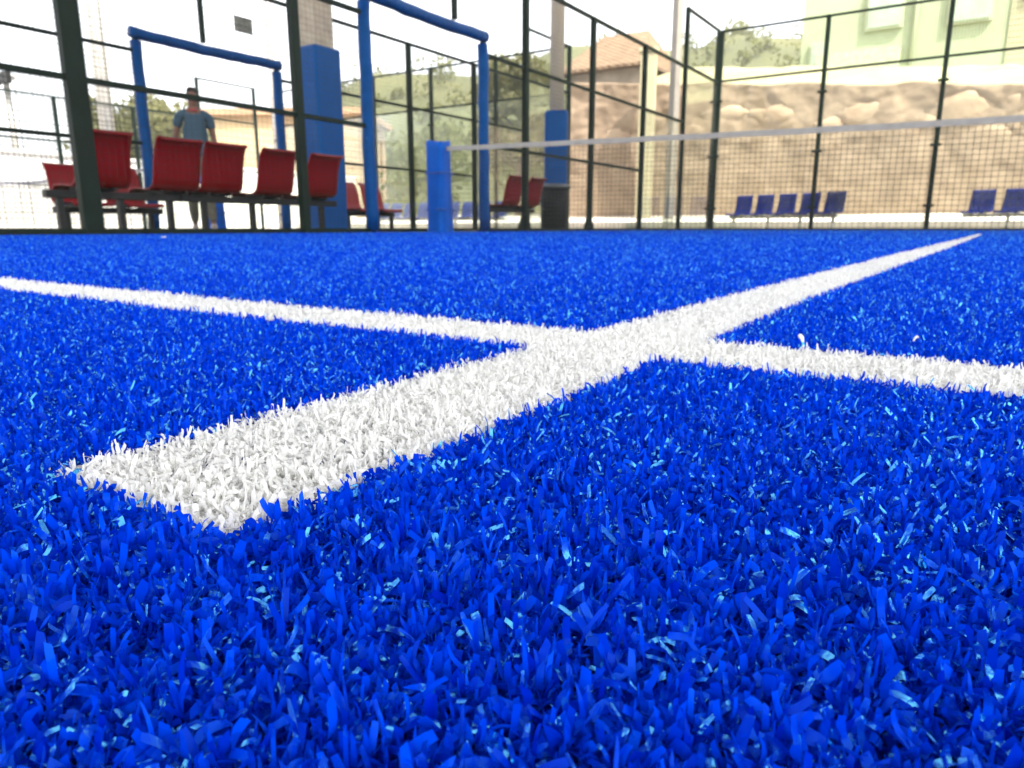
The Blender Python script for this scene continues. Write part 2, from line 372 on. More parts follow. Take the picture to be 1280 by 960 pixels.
def side_fence(T, X, ys, door, heights, glass, wide=(), gusset=(), lint_post=None, rr=0.0016, skip_mesh=()):
    """ys: post positions; heights[i]: post height; glass[i]: glass height of bay i (0 = mesh all the way)"""
    d0, d1 = door if door else (None, None)
    for i, y in enumerate(ys):
        w = 0.13 if i in wide else 0.078
        p = part('post', MB().box((X, y, heights[i]/2), (0.07, w, heights[i]), bev=0.006), M_GREEN, T)
        g = MB().box((X, y, 0.006), (0.16, w+0.1, 0.012))
        if i in gusset:
            g.add([(X-0.02, y-w/2, 0.012), (X-0.02, y-w/2-0.14, 0.012), (X-0.02, y-w/2, 0.24), (X+0.02, y-w/2, 0.012), (X+0.02, y-w/2-0.14, 0.012), (X+0.02, y-w/2, 0.24)],
                  [(0, 1, 2), (3, 5, 4), (0, 3, 4, 1), (1, 4, 5, 2), (0, 2, 5, 3)])
            g.add([(X-0.02, y+w/2, 0.012), (X-0.02, y+w/2+0.10, 0.012), (X-0.02, y+w/2, 0.2), (X+0.02, y+w/2, 0.012), (X+0.02, y+w/2+0.10, 0.012), (X+0.02, y+w/2, 0.2)],
                  [(0, 2, 1), (3, 4, 5), (0, 1, 4, 3), (1, 2, 5, 4), (0, 3, 5, 2)])
        part('base_plate', g, M_GREEN, p)
    def rail(a, b, z, s=0.045):
        part('rail', MB().box((X, (a+b)/2, z), (s, b-a-0.004, s)), M_GREEN, T)
    def panel(a, b, z0, z1):
        part('mesh_panel', mesh_grid(MB(), (X, a), (X, b), z0, z1, r=rr), M_MESH, T)
    for i in range(len(ys)-1):
        a, b = ys[i], ys[i+1]
        wa = 0.065 if i in wide else 0.039; wb = 0.065 if i+1 in wide else 0.039
        segs = [(a+wa, b-wb)]
        if door and a < d0 and b > d1: segs = [(a+wa, d0-0.03), (d1+0.03, b-wb)]
        for sa, sb in segs:
            part('base_rail', MB().box((X, (sa+sb)/2, 0.016), (0.05, sb-sa, 0.05)), M_GREEN, T)
            top = min(heights[i], heights[i+1]); gl = glass[i]
            rail(sa, sb, top-0.022)
            if gl > 0:
                if top-gl > 0.1: rail(sa, sb, gl)
                part('glass_pane', MB().box((X, (sa+sb)/2, 0.042+(gl-0.07)/2), (0.012, sb-sa-0.01, gl-0.07)), M_GLASS, T)
                panel(sa, sb, gl+0.022, top-0.045)
            else:
                for z in (1.0, 2.0): rail(sa, sb, z, 0.038)
                panel(sa, sb, 0.045, top-0.045)
    if door:
        fr = part('door_frame', MB().box((X, d0, 1.08), (0.05, 0.05, 2.16)).box((X, d1, 1.08), (0.05, 0.05, 2.16)).box((X, (d0+d1)/2, 2.185), (0.05, d1-d0+0.05, 0.05)), M_GREEN, T)
        for y in (d0, d1):
            pts = [(X+random.uniform(-.006, .006), y+random.uniform(-.006, .006), 0.02+k*0.16) for k in range(14)]
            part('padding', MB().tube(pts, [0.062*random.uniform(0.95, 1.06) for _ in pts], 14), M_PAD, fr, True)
        pts = [(X, d0-0.05+(d1-d0+0.10)*k/16, 2.19+random.uniform(-.005, .005)-0.02*math.sin(math.pi*k/16)) for k in range(17)]
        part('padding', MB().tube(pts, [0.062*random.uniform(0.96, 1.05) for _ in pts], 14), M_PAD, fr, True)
        top = 3.0
        lp = lint_post
        part('post', MB().box((X, lp, (2.25+top-0.05)/2), (0.05, 0.05, top-0.05-2.25)), M_GREEN, T)
        rail(d0-0.03, d1+0.03, top-0.022)
        mg = mesh_grid(MB(), (X, d0), (X, lp-0.025), 2.26, top-0.045, r=rr); mesh_grid(mg, (X, lp+0.025), (X, d1), 2.26, top-0.045, r=rr)
        part('mesh_panel', mg, M_MESH, T)

def end_wall(T, Y, xs, Hh=4.0, gz=3.0, wide=(0,), pitch=0.05, rr=0.0016):
    for i, x in enumerate(xs):
        w = 0.15 if i in wide else 0.078
        p = part('post', MB().box((x, Y, Hh/2), (w, 0.08, Hh), bev=0.006), M_GREEN, T)
        for z in (0.45, 1.52, 2.62):
            part('clamp', MB().box((x, Y-0.052, z), (w+0.10, 0.022, 0.05), bev=0.005), M_GREEN, p)
    for i in range(len(xs)-1):
        a, b = xs[i]+(0.075 if i in wide else 0.039), xs[i+1]-(0.075 if i+1 in wide else 0.039)
        m = (a+b)/2
        part('base_rail', MB().box((m, Y, 0.016), (b-a, 0.06, 0.05)), M_GREEN, T)
        part('rail', MB().box((m, Y, gz+0.02), (b-a, 0.04, 0.04)), M_GREEN, T)
        part('rail', MB().box((m, Y, Hh-0.022), (b-a, 0.04, 0.04)), M_GREEN, T)
        part('glass_pane', MB().box((m, Y, 0.042+(gz-0.05)/2), (b-a-0.012, 0.012, gz-0.05)), M_GLASS, T)
        part('mesh_panel', mesh_grid(MB(), (a, Y), (b, Y), gz+0.04, Hh-0.045, r=rr), M_MESH, T)

FX = -5.12
T = thing('court_fence', 'nearest dark green mesh side fence, with the blue padded doorway beside the net post', 'fence', (FX, 5, 0))
side_fence(T, FX, [0.70, 2.56, 4.40, 8.06, 9.88, 11.75, 13.62], (5.24, 7.14), [3]*6+[4], [0, 0, 0, 0, 0, 2.0],
           wide=(1,), gusset=(3, 4), lint_post=6.62, rr=0.0011)
T = thing('glass_end_wall', 'glass and mesh end wall with dark posts behind the net on the right', 'court wall', (FX, 15.54, 0))
end_wall(T, 15.54, [FX+0.0, -3.05, -1.03, 0.97, 2.93, 4.88])
# the raised last bay of the side belongs to the corner
Xm = FX
part('rail', MB().box((Xm, 14.56, 3.978), (0.045, 1.78, 0.045)), M_GREEN, T)
part('rail', MB().box((Xm, 14.56, 3.0), (0.045, 1.78, 0.045)), M_GREEN, T)
part('base_rail', MB().box((Xm, 14.56, 0.016), (0.05, 1.78, 0.05)), M_GREEN, T)
part('glass_pane', MB().box((Xm, 14.56, 0.042+2.93/2), (0.012, 1.77, 2.93)), M_GLASS, T)
part('mesh_panel', mesh_grid(MB(), (Xm, 13.68), (Xm, 15.44), 3.03, 3.95), M_MESH, T)

NX = -8.30
T = thing('neighbour_fence', 'second dark green side fence beyond the red benches, with its own blue padded doorway', 'fence', (NX, 5, 0))
side_fence(T, NX, [0.55, 2.38, 4.20, 7.68, 9.48, 11.28, 13.06], (4.86, 6.80), [3]*6+[4], [0, 0, 0, 0, 0, 2.0], lint_post=5.72, rr=0.0028)
T = thing('neighbour_end_wall', 'glass and mesh end wall of the next court, seen through the near doorway', 'court wall', (NX, 14.88, 0))
end_wall(T, 14.88, [-18.3, -16.3, -14.3, -12.3, -10.3, NX], wide=())
part('rail', MB().box((NX, 13.97, 3.978), (0.045, 1.70, 0.045)), M_GREEN, T)
part('rail', MB().box((NX, 13.97, 3.0), (0.045, 1.70, 0.045)), M_GREEN, T)
part('base_rail', MB().box((NX, 13.97, 0.016), (0.05, 1.70, 0.05)), M_GREEN, T)
part('glass_pane', MB().box((NX, 13.97, 0.042+2.93/2), (0.012, 1.70, 2.93)), M_GLASS, T)
part('mesh_panel', mesh_grid(MB(), (NX, 13.12), (NX, 14.82), 3.03, 3.95), M_MESH, T)
T = thing('far_fence', 'farthest thin dark mesh fence on the left, behind the walking man', 'fence', (-18.3, 8, 0))
side_fence(T, -18.3, [3.2, 5.0, 6.8, 8.62, 10.46, 12.30, 14.1], None, [3]*5+[4, 4], [0, 0, 0, 0, 2.0, 3.0], rr=0.0028)

# sign board on the mesh over the neighbouring doorway
T = thing('sign_board', 'small grey rectangular board hung on the mesh above the far padded doorway', 'sign', (NX+0.03, 6.3, 2.57))
part('panel', MB().box((NX+0.03, 6.30, 2.57), (0.012, 0.27, 0.19), bev=0.003), mat('sign_grey', (0.20, 0.20, 0.17), 0.6, var=0.3, scale=30), T)
sg = MB()
for k in range(5): sg.box((NX+0.038, 6.30+random.uniform(-.01, .01), 2.635-k*0.033), (0.004, 0.22-random.uniform(0, .07), 0.010))
part('text_rows', sg, mat('sign_dark', (0.06, 0.06, 0.06), 0.6), T)

# ------------------------------------------------------------------ net
def make_net(T, CX, NY, posts):
    def bandz(x):
        u = min(1, abs(x-CX)/4.85); return 0.805+0.09*u**1.2
    xs = np.linspace(CX-4.85, CX+4.78, 49)
    nb = MB()
    vs = []; fs = []
    for i, x in enumerate(xs):
        z = bandz(x)+0.002*math.sin(i*1.7)
        for dy, dz in ((-0.006, 0), (-0.006, -0.046), (0.006, -0.046), (0.006, 0)): vs.append((x, NY+dy, z+dz))
    for i in range(len(xs)-1):
        for k in range(4): fs.append((i*4+k, i*4+(k+1) % 4, (i+1)*4+(k+1) % 4, (i+1)*4+k))
    nb.add(vs, fs); part('top_band', nb, M_BAND, T)
    nt_ = MB(); pitch = 0.0435
    n = int(9.59/pitch)
    for i in range(n+1):
        x = CX-4.81+9.59*i/n; nt_.wire((x, NY+random.uniform(-.002, .002), 0.012), (x, NY, bandz(x)-0.045), 0.0020)
    for j in range(1, 19):
        u = j/19
        pts = [(CX-4.81+9.59*i/24, NY+0.003, 0.012+(bandz(CX-4.81+9.59*i/24)-0.067)*u) for i in range(25)]
        for a, b in zip(pts[:-1], pts[1:]): nt_.wire(a, b, 0.0020)
    part('netting', nt_, M_NET, T)
    for px in posts:
        pts = []; rs = []
        b = MB(); prof = []
        NN = 28; zz = [0.0, 0.02, 0.25, 0.5, 0.7, 0.86, 0.935, 0.95]
        vs = []; fs = []
        for zi, z in enumerate(zz):
            for k in range(NN):
                th = 2*math.pi*k/NN; c, s = math.cos(th), math.sin(th)
                p = (abs(c)**5+abs(s)**5)**(-1/5)
                r = 0.108*p*(1+0.03*math.sin(3*th+z*3)+0.02*random.uniform(-1, 1))*(0.93 if zi == len(zz)-1 else 1)
                r *= 1+0.10*math.exp(-z*5)
                vs.append((px+r*c, NY+r*s, z+(0.012*math.sin(2*th) if zi >= 6 else 0)))
        for i in range(len(zz)-1):
            for k in range(NN): fs.append((i*NN+k, i*NN+(k+1) % NN, (i+1)*NN+(k+1) % NN, (i+1)*NN+k))
        fs.append(tuple((len(zz)-1)*NN+k for k in range(NN)))
        b.add(vs, fs); pd = part('padded_post', b, M_POSTPAD, T, True)
        for z in (0.24, 0.62):
            part('strap', MB().box((px, NY, z), (0.228, 0.228, 0.024), bev=0.010), mat('dark_blue_strap', (0.0005, 0.04, 0.24), 0.5), pd)

T = thing('court_net', 'nearest black net with pale top band and blue padded post, right of the near doorway', 'net', (-5.0, 6.24, 0))
make_net(T, -0.12, 6.24, (-5.07, 4.77))
T = thing('court_net', 'net of the next court seen low through the fences behind the red seats', 'net', (-8.5, 5.80, 0))
make_net(T, -13.3, 5.80, (-8.50, -18.1))

# ------------------------------------------------------------------ benches of shell seats
def seat_mesh(name, m, w=0.43, pan=0.40, back=0.40, lean=0.17):
    """local: bench runs along +X, sitters face -Y; pan underside near z=0"""
    prof = [(-pan, -0.035), (-pan+0.02, 0.0), (-pan*0.6, 0.004), (-pan*0.25, -0.010), (-0.05, -0.008), (0.0, 0.02), (0.025, 0.09), (0.045, 0.20), (0.075, 0.31), (lean-0.055, back-0.015), (lean-0.03, back), (lean-0.015, back-0.025)]
    nu = 11; vs = []; fs = []; t = 0.011
    nv = len(prof)
    for side in (0, 1):
        for j, (py, pz) in enumerate(prof):
            a = prof[max(0, j-1)]; b = prof[min(nv-1, j+1)]
            ty, tz = b[0]-a[0], b[1]-a[1]; l = math.hypot(ty, tz); ny, nz = -tz/l, ty/l
            ws = 1.0
            if j <= 1: ws = 0.92
            if j >= 6: ws = 1.0-0.075*(j-5)/(nv-6)
            if j >= nv-2: ws -= 0.025
            for i in range(nu):
                u = i/(nu-1)*2-1
                lip = 0.006*abs(u)**4
                off = lip-(t if side else 0)
                vs.append((u*w/2*ws, py+ny*off, pz+nz*off))
    N = nu*nv
    for j in range(nv-1):
        for i in range(nu-1):
            q = (j*nu+i, j*nu+i+1, (j+1)*nu+i+1, (j+1)*nu+i)
            fs.append(q); fs.append(tuple(k+N for k in q[::-1]))
    ring = [i for i in range(nu)]+[j*nu+nu-1 for j in range(1, nv)]+[(nv-1)*nu+i for i in range(nu-2, -1, -1)]+[j*nu for j in range(nv-2, 0, -1)]
    for a, b in zip(ring, ring[1:]+ring[:1]): fs.append((b, a, a+N, b+N))
    me = MB().add(vs, fs).mesh(name, m, smooth=True)
    return me
SEAT_RED = seat_mesh('seat', M_RED)
SEAT_BLUE = seat_mesh('seat', M_BLUESEAT, w=0.45, pan=0.36, back=0.42, lean=0.13)
SEAT_PALE = seat_mesh('seat', mat('bright_blue_seat', (0.008, 0.022, 0.13), 0.4), w=0.45, pan=0.36, back=0.42, lean=0.2)
def bench(label, group, x, y, rz, offs, beam, legs, seat, z0=0.0, pan=0.385, frame=M_BLACK):
    T = thing('seat_bench', label, 'bench', (x, y, z0), rz, group)
    link('beam', MB().box(((beam[0]+beam[1])/2, -0.16, pan-0.085), (beam[1]-beam[0], 0.07, 0.06), bev=0.004).mesh('beam', frame), T)
    for lx in legs:
        m = MB().box((lx, -0.16, (pan-0.115)/2), (0.045, 0.05, pan-0.117)).box((lx, -0.16, 0.012), (0.05, 0.42, 0.024))
        link('leg', m.mesh('leg', frame), T)
    for s in offs:
        st = link('seat', seat, T, (s, 0, pan-0.012))
        for k in (-0.11, 0.11):
            link('bracket', MB().box((s+k, -0.16, pan-0.04), (0.03, 0.26, 0.028)).mesh('bracket', frame), T)
    return T
GR = 'rows of red shell seats between the courts'
# backs to the near court: sitters face -X  ->  local -Y maps to -X : rz = -90 deg
rz = -math.pi/2   # local +X -> world -Y
BX = -5.86
bench('red seat bench partly behind the thick leftmost green post, backs to the camera', GR, BX, 3.30, rz, [0.25, -0.36], (-0.46, 0.62), [0.52, 0.05, -0.38], SEAT_RED)
bench('red bench of three seats seen from behind, in front of the blue padded square column', GR, BX, 4.68, rz, [0.58, 0.0, -0.58], (-0.92, 0.90), [0.67, 0.15, -0.72], SEAT_RED)
bench('red bench seen from behind just right of the near blue doorway, beside the black bin', GR, BX, 9.2, rz, [0.37, -0.20], (-0.5, 0.85), [0.70, -0.36], SEAT_RED)
# against the second fence, facing the near court: local -Y -> +X : rz = +90
BX2 = -8.02
bench('red bench facing the camera at far left, behind the seat in profile', GR, BX2, 3.45, math.pi/2, [0.40, 0.95], (0.12, 1.25), [0.22, 1.12], SEAT_RED, pan=0.31)
bench('red bench facing the camera behind the left upright of the near doorway', GR, BX2, 8.05, math.pi/2, [-0.28, 0.22], (-0.62, 0.46), [-0.5, 0.42], SEAT_RED, pan=0.33)
GB = 'blue seat benches behind the courts'
bench('row of five navy blue seats behind the glass wall, left of the white line end', GB, -3.85, 16.75, R(-22), [-1.14, -0.57, 0.0, 0.57, 1.14], (-1.35, 1.35), [-1.25, -0.3, 0.5, 1.25], SEAT_BLUE, z0=-0.03, pan=0.40, frame=M_GALV)
bench('navy blue seats at the far right edge behind the glass wall', GB, 0.62, 16.75, R(-22), [-0.92, -0.33, 0.26, 0.85], (-1.15, 1.05), [-0.35, 0.85], SEAT_BLUE, z0=-0.03, pan=0.40, frame=M_GALV)
bench('bright blue seats beyond the next court, seen low behind the padded net post', GB, -13.6, 16.6, R(0), [-2.2, -1.65, -1.1, -0.55, 0.0, 0.55, 1.1, 1.65, 2.2], (-2.5, 2.5), [-2.2, -0.8, 0.8, 2.2], SEAT_PALE, z0=-0.03, pan=0.40, frame=M_GALV)

# ------------------------------------------------------------------ columns, bin, poles
def square_shaft(cx, cy, half, z0, z1, rz, r=0.03):
    return MB().box((cx, cy, (z0+z1)/2), (half*2, half*2, z1-z0), rz, bev=r)
ROOFZ = 10.0
T = thing('padded_column', 'square concrete column with tall blue vinyl padding beside the third red seat', 'column', (-6.8, 6.16, 0))
part('shaft', square_shaft(-6.8, 6.16, 0.145, 2.02, ROOFZ, 0, 0.015), M_CONC, T)
part('padding', square_shaft(-6.8, 6.16, 0.195, -0.02, 2.08, 0, 0.025), M_VINYL, T)
T = thing('padded_column', 'round beige column with blue padding standing behind the black bin', 'column', (-6.8, 11.75, 0))
part('shaft', MB().tube([(-6.8, 11.75, 1.9), (-6.8, 11.75, ROOFZ)], 0.125, 24), mat('beige_column', (0.50, 0.43, 0.33), 0.7, var=0.06, scale=3), T, True)
pb = MB(); prof = []
vs = []; fs = []; NN = 24
for z in (-0.02, 0.7, 1.4, 2.04, 2.09):
    for k in range(NN):
        th = 2*math.pi*k/NN+0.2; p = (abs(math.cos(th-0.5))**6+abs(math.sin(th-0.5))**6)**(-1/6)
        r = 0.215*p*(0.94 if z > 2.05 else 1); vs.append((-6.8+r*math.cos(th), 11.75+r*math.sin(th), z))
for i in range(4):
    for k in range(NN): fs.append((i*NN+k, i*NN+(k+1) % NN, (i+1)*NN+(k+1) % NN, (i+1)*NN+k))
fs.append(tuple(4*NN+k for k in range(NN)))
pb.add(vs, fs); part('padding', pb, M_VINYL, T)

T = thing('litter_bin', 'black plastic litter bin in front of the round padded column', 'bin', (-6.3, 10.84, 0))
part('body', MB().lathe([(0.215, -0.018), (0.225, 0.0), (0.235, 0.4), (0.262, 0.68), (0.250, 0.685)], (-6.3, 10.84, 0), 28), M_BIN, T, True)
part('lid', MB().lathe([(0.272, 0.686), (0.274, 0.735), (0.25, 0.765), (0.12, 0.775)], (-6.3, 10.84, 0), 28), mat('bin_rim', (0.05, 0.055, 0.06), 0.25), T, True)
hd = MB()
for z in (0.45, 0.54): hd.box((-6.3-0.20, 10.84-0.18, z), (0.07, 0.12, 0.03), 0.7, bev=0.01)
part('handle', hd, mat('grey_plastic', (0.30, 0.30, 0.32), 0.4), T)

GP = 'floodlight poles around the courts'
def pole(label, x, y, r, h, m, square=False, rz=0.0):
    T = thing('light_pole', label, 'light pole', (x, y, 0.1), 0, GP)
    if square:
        part('shaft', MB().box((x, y, h/2), (2*r, 2*r, h), rz, bev=0.01), m, T)
    else:
        part('shaft', MB().tube([(x, y, -0.05), (x, y, h*0.5), (x, y, h)], [r, r*0.9, r*0.75], 16), m, T, True)
    part('base_plate', MB().box((x, y, 0.24), (r*4, r*4, 0.05), rz), m, T)
    a = part('cross_arm', MB().box((x, y, h+0.05), (0.9, 0.12, 0.1)), m, T)
    for k in (-0.3, 0.3):
        part('floodlight', MB().box((x+k, y-0.12, h+0.05), (0.4, 0.14, 0.3), bev=0.02), M_BLACK, a)
pole('tall pale light pole at the near court corner, beside the glass end wall', -6.75, 17.3, 0.092, 9.0, M_PALEPOLE, True, R(-23))
pole('grey light pole far left, right of the thick green post', -22.0, 11.75, 0.22, 9.5, M_GALV)
pole('slim grey light pole left of the square padded column', -19.45, 15.75, 0.12, 9.0, M_GALV)
pole('faint low light pole at the far left edge', -23.2, 9.75, 0.10, 4.0, M_GALV)

# ------------------------------------------------------------------ sheltering roof over the near court
T = thing('canopy_roof', 'high flat canopy roof over the court, carried by the padded columns', 'roof', (-1, 3, ROOFZ))
part('deck', MB().box((1.4, 2.6, ROOFZ+0.15), (20.4, 20.4, 0.3)), mat('roof_sheet', (0.20, 0.22, 0.26), 0.6), T)

# ------------------------------------------------------------------ walking man
def skin_body(name, verts, edges, radii, m, parent, sub=2):
    me = bpy.data.meshes.new(name); me.from_pydata(verts, edges, []); o = bpy.data.objects.new(name+'_tmp', me); COL.objects.link(o)
    md = o.modifiers.new('s', 'SKIN'); md.use_smooth_shade = True
    for i, r in enumerate(radii):
        rr = r if isinstance(r, tuple) else (r, r)
        me.skin_vertices[0].data[i].radius = rr
    me.skin_vertices[0].data[0].use_root = True
    sb = o.modifiers.new('d', 'SUBSURF'); sb.levels = sub; sb.render_levels = sub
    dg = bpy.context.evaluated_depsgraph_get(); ev = o.evaluated_get(dg)
    nm = bpy.data.meshes.new_from_object(ev); bpy.data.objects.remove(o)
    nm.materials.clear(); nm.materials.append(m); nm.name = name; nm.shade_smooth()
    return link(name, nm, parent)
def chain_graph(chains):
    idx = {}; V = []; Rr = []; E = []
    for ch in chains:
        prev = None
        for p, r in ch:
            k = tuple(round(c, 4) for c in p)
            if k not in idx: idx[k] = len(V); V.append(p); Rr.append(r)
            if prev is not None and prev != idx[k]: E.append((prev, idx[k]))
            prev = idx[k]
    return V, E, Rr
M_SKIN = mat('tanned_skin', (0.17, 0.082, 0.055), 0.6)
PER = thing('person', 'man in a blue striped polo shirt walking through the far padded doorway', 'person', (-8.1, 5.37, -0.018), R(58))
PER.scale = (0.86, 0.95, 0.975)
# local: faces -Y, x to his left
hip = (0, 0, 0.93)
sp1 = (0, 0.005, 1.05); ch_ = (0, 0.0, 1.27); nk0 = (0, 0.0, 1.43); nk1 = (0, -0.015, 1.50); hd0 = (0, -0.02, 1.57); hd1 = (0, -0.015, 1.66)
def legs(dr=0.0):
    out = []
    for s, ky, fy, fx in ((1, -0.10, -0.20, 0.13), (-1, 0.02, 0.16, -0.10)):
        hipj = (s*0.095, 0, 0.88); kn = (s*0.11, ky, 0.49); an = (fx if s > 0 else fx, fy, 0.09)
        out.append([(hip, 0.13+dr), (hipj, 0.088+dr), ((s*0.10, ky*0.5, 0.69), 0.075+dr), (kn, 0.056+dr), ((kn[0]*0.5+an[0]*0.5, (ky+fy)/2+0.015, 0.29), 0.052+dr), (an, 0.036+dr)])
    return out
def arms():
    out = []
    for s, pts in ((1, [(0.19, 0, 1.39), (0.245, 0.02, 1.10), (0.235, -0.10, 0.88)]), (-1, [(-0.19, 0, 1.39), (-0.26, 0.06, 1.12), (-0.24, -0.02, 0.88)])):
        out.append([(nk0, 0.075), (pts[0], 0.058), (((pts[0][0]+pts[1][0])/2, (pts[0][1]+pts[1][1])/2, (pts[0][2]+pts[1][2])/2), 0.047), (pts[1], 0.038), (((pts[1][0]+pts[2][0])/2, (pts[1][1]+pts[2][1])/2, (pts[1][2]+pts[2][2])/2), 0.036), (pts[2], 0.025)])
    return out
A = arms(); hands = []
for s, ch in zip((1, -1), A):
    w = Vector(ch[-1][0]); p = w+Vector((0.0, -0.015, -0.055)); ch.append((tuple(p), (0.036, 0.017)))
    for k, (fx, ln) in enumerate(((-0.024, 0.062), (-0.008, 0.072), (0.009, 0.068), (0.024, 0.052))):
        a = p+Vector((fx*0.3, fx, -0.03)); b = a+Vector((-s*0.006, fx*0.2, -ln*0.55)); c = b+Vector((-s*0.016, -0.004, -ln*0.42))
        hands.append([(tuple(p), (0.036, 0.017)), (tuple(a), 0.0095), (tuple(b), 0.0085), (tuple(c), 0.007)])
    a = w+Vector((0, -0.035, -0.035)); b = a+Vector((-s*0.005, -0.02, -0.035))
    hands.append([(tuple(p), (0.036, 0.017)), (tuple(a), 0.011), (tuple(b), 0.0085)])
L_ = legs()
feet = []
for ch in L_:
    a = ch[-1][0]; feet.append([(a, 0.036), ((a[0], a[1]-0.06, 0.045), 0.040), ((a[0]*1.1, a[1]-0.15, 0.032), 0.032)])
V, E_, Rr = chain_graph([[(hip, 0.13), (sp1, (0.145, 0.10)), (ch_, (0.165, 0.115)), (nk0, 0.075), (nk1, 0.058), ((0, -0.03, 1.545), (0.068, 0.075)), ((0, -0.02, 1.61), (0.076, 0.092)), ((0, -0.005, 1.68), (0.070, 0.085))]]+L_+A+hands+feet)
body = skin_body('body', V, E_, Rr, M_SKIN, PER)
face = MB()
face.tube([(0, -0.10, 1.615), (0, -0.122, 1.575), (0, -0.108, 1.567)], [0.010, 0.015, 0.010], 8)
part_face = link('nose', face.mesh('nose', M_SKIN, smooth=True), PER)
for s in (1, -1):
    link('eye', MB().lathe([(0.003, -0.011), (0.010, -0.006), (0.012, 0), (0.010, 0.006), (0.003, 0.011)], (s*0.031, -0.098, 1.622), 10).mesh('eye', mat('eye_dark', (0.05, 0.03, 0.02), 0.2), smooth=True), PER)
    link('ear', MB().tube([(s*0.080, 0.0, 1.575), (s*0.088, 0.008, 1.61), (s*0.080, 0.004, 1.640)], [0.008, 0.014, 0.009], 8).mesh('ear', M_SKIN, smooth=True), PER)
link('mouth', MB().tube([(-0.024, -0.096, 1.540), (0, -0.104, 1.538), (0.024, -0.096, 1.540)], 0.005, 6).mesh('mouth', mat('lips', (0.22, 0.07, 0.06), 0.5), smooth=True), PER)
hr = skin_body('hair', [(0, 0.045, 1.60), (0, 0.035, 1.665), (0, 0.0, 1.71), (0, -0.05, 1.705)], [(0, 1), (1, 2), (2, 3)], [(0.068, 0.05), (0.078, 0.066), (0.074, 0.045), (0.058, 0.028)], mat('dark_hair', (0.02, 0.015, 0.012), 0.6), PER)
M_SHIRT = mat('blue_shirt', (0.10, 0.24, 0.42), 0.85, var=0.1, scale=12)
nt = M_SHIRT.node_tree; b = nt.nodes['Principled BSDF']; wv = nt.nodes.new('ShaderNodeTexWave'); wv.bands_direction = 'Z'; wv.inputs['Scale'].default_value = 4.2
tc = nt.nodes.new('ShaderNodeTexCoord'); nt.links.new(tc.outputs['Object'], wv.inputs['Vector'])
rp = nt.nodes.new('ShaderNodeValToRGB'); rp.color_ramp.elements[0].color = (0.040, 0.082, 0.125, 1); rp.color_ramp.elements[1].color = (0.034, 0.070, 0.108, 1); rp.color_ramp.elements[0].position = 0.75; rp.color_ramp.elements[1].position = 0.85
nt.links.new(wv.outputs['Fac'], rp.inputs['Fac']); nt.links.new(rp.outputs['Color'], b.inputs['Base Color'])
sl = []
for ch in A: sl.append([(ch[0][0], 0.085), (ch[1][0], 0.074), (ch[2][0], 0.068)])
V, E_, Rr = chain_graph([[((0, 0, 0.885), (0.175, 0.135)), ((0, 0.0, 0.98), (0.172, 0.132)), ((0, 0.005, 1.10), (0.172, 0.128)), (ch_, (0.182, 0.132)), (nk0, 0.085)]]+sl)
skin_body('shirt', V, E_, Rr, M_SHIRT, PER)
link('collar', MB().lathe([(0.085, 1.445), (0.078, 1.475), (0.070, 1.480)], (0, -0.01, 0), 16).mesh('collar', mat('red_collar', (0.30, 0.05, 0.05), 0.8), smooth=True), PER)
LT = [[(p, r) for p, r in ch[:-1]]+[((ch[-1][0][0], ch[-1][0][1], 0.13), 0.052)] for ch in legs(0.020)]
V, E_, Rr = chain_graph([[(hip, 0.15), ((0, 0, 0.99), (0.155, 0.12))]]+LT)
skin_body('trousers', V, E_, Rr, mat('olive_trousers', (0.11, 0.10, 0.075), 0.9, var=0.15, scale=10), PER)
for ch in L_:
    a = ch[-1][0]
    sh = MB().box((a[0], a[1]-0.055, 0.035), (0.098, 0.27, 0.07), bev=0.03).box((a[0], a[1]+0.01, 0.075), (0.085, 0.13, 0.07), bev=0.025)
    link('shoe', sh.mesh('shoe', mat('pale_shoe', (0.4, 0.38, 0.35), 0.6), smooth=True), PER)
link('wristwatch', MB().lathe([(0.026, -0.012), (0.034, -0.008), (0.034, 0.008), (0.026, 0.012)], (-0.24, -0.022, 0.905), 16).mesh('wristwatch', mat('watch_steel', (0.7, 0.7, 0.7), 0.15, metal=1.0)), PER)

# ------------------------------------------------------------------ rough stone retaining wall behind the courts
def wall_top(x): return 3.95-0.105*(x+6.5) if x < 4 else 2.85
M_ROCKW = mat('stone_wall', (0.29, 0.212, 0.138), 0.95, scale=1.6, col2=(0.20, 0.14, 0.088), bump=1.0, bscale=5)
M_BOULD = mat('boulder', (0.37, 0.285, 0.19), 0.95, scale=1.6, col2=(0.30, 0.205, 0.13), bump=0.8, bscale=6)
from mathutils import noise as mnoise
T = thing('retaining_wall', 'rough tan stone retaining wall with boulders behind the glass end wall', 'wall', (-3, WT, 0.3))
vs = []; fs = []; NXW, NZW = 300, 64
for i in range(NXW+1):
    x = -11.6+22.0*i/NXW
    zt = wall_top(x)+0.12*mnoise.noise((x*0.8, 3, 1))
    for j in range(NZW+1):
        u = j/NZW; z = 0.25+(zt-0.25)*u
        dn = 0.075*mnoise.fractal((x*1.1, z*1.3, 0.7), 0.8, 2.1, 7)*(0.35+u)
        wx = x+0.25*mnoise.noise((x*1.3, z*1.3, 9)); crack = mnoise.voronoi((wx*0.95+5, z*1.35, 2.0))[0]
        dn += -0.20*min(0.28, (crack[1]-crack[0]))*(0.12+1.0*u)
        vs.append((x, WT+dn+0.25*u, z))
k = NZW+1
for i in range(NXW):
    for j in range(NZW): fs.append((i*k+j, (i+1)*k+j, (i+1)*k+j+1, i*k+j+1))
b0 = len(vs)
for i in range(NXW+1): vs.append((vs[i*k+NZW][0], WT+0.9, vs[i*k+NZW][2])); 
for i in range(NXW): fs.append((i*k+NZW, (i+1)*k+NZW, b0+i+1, b0+i))
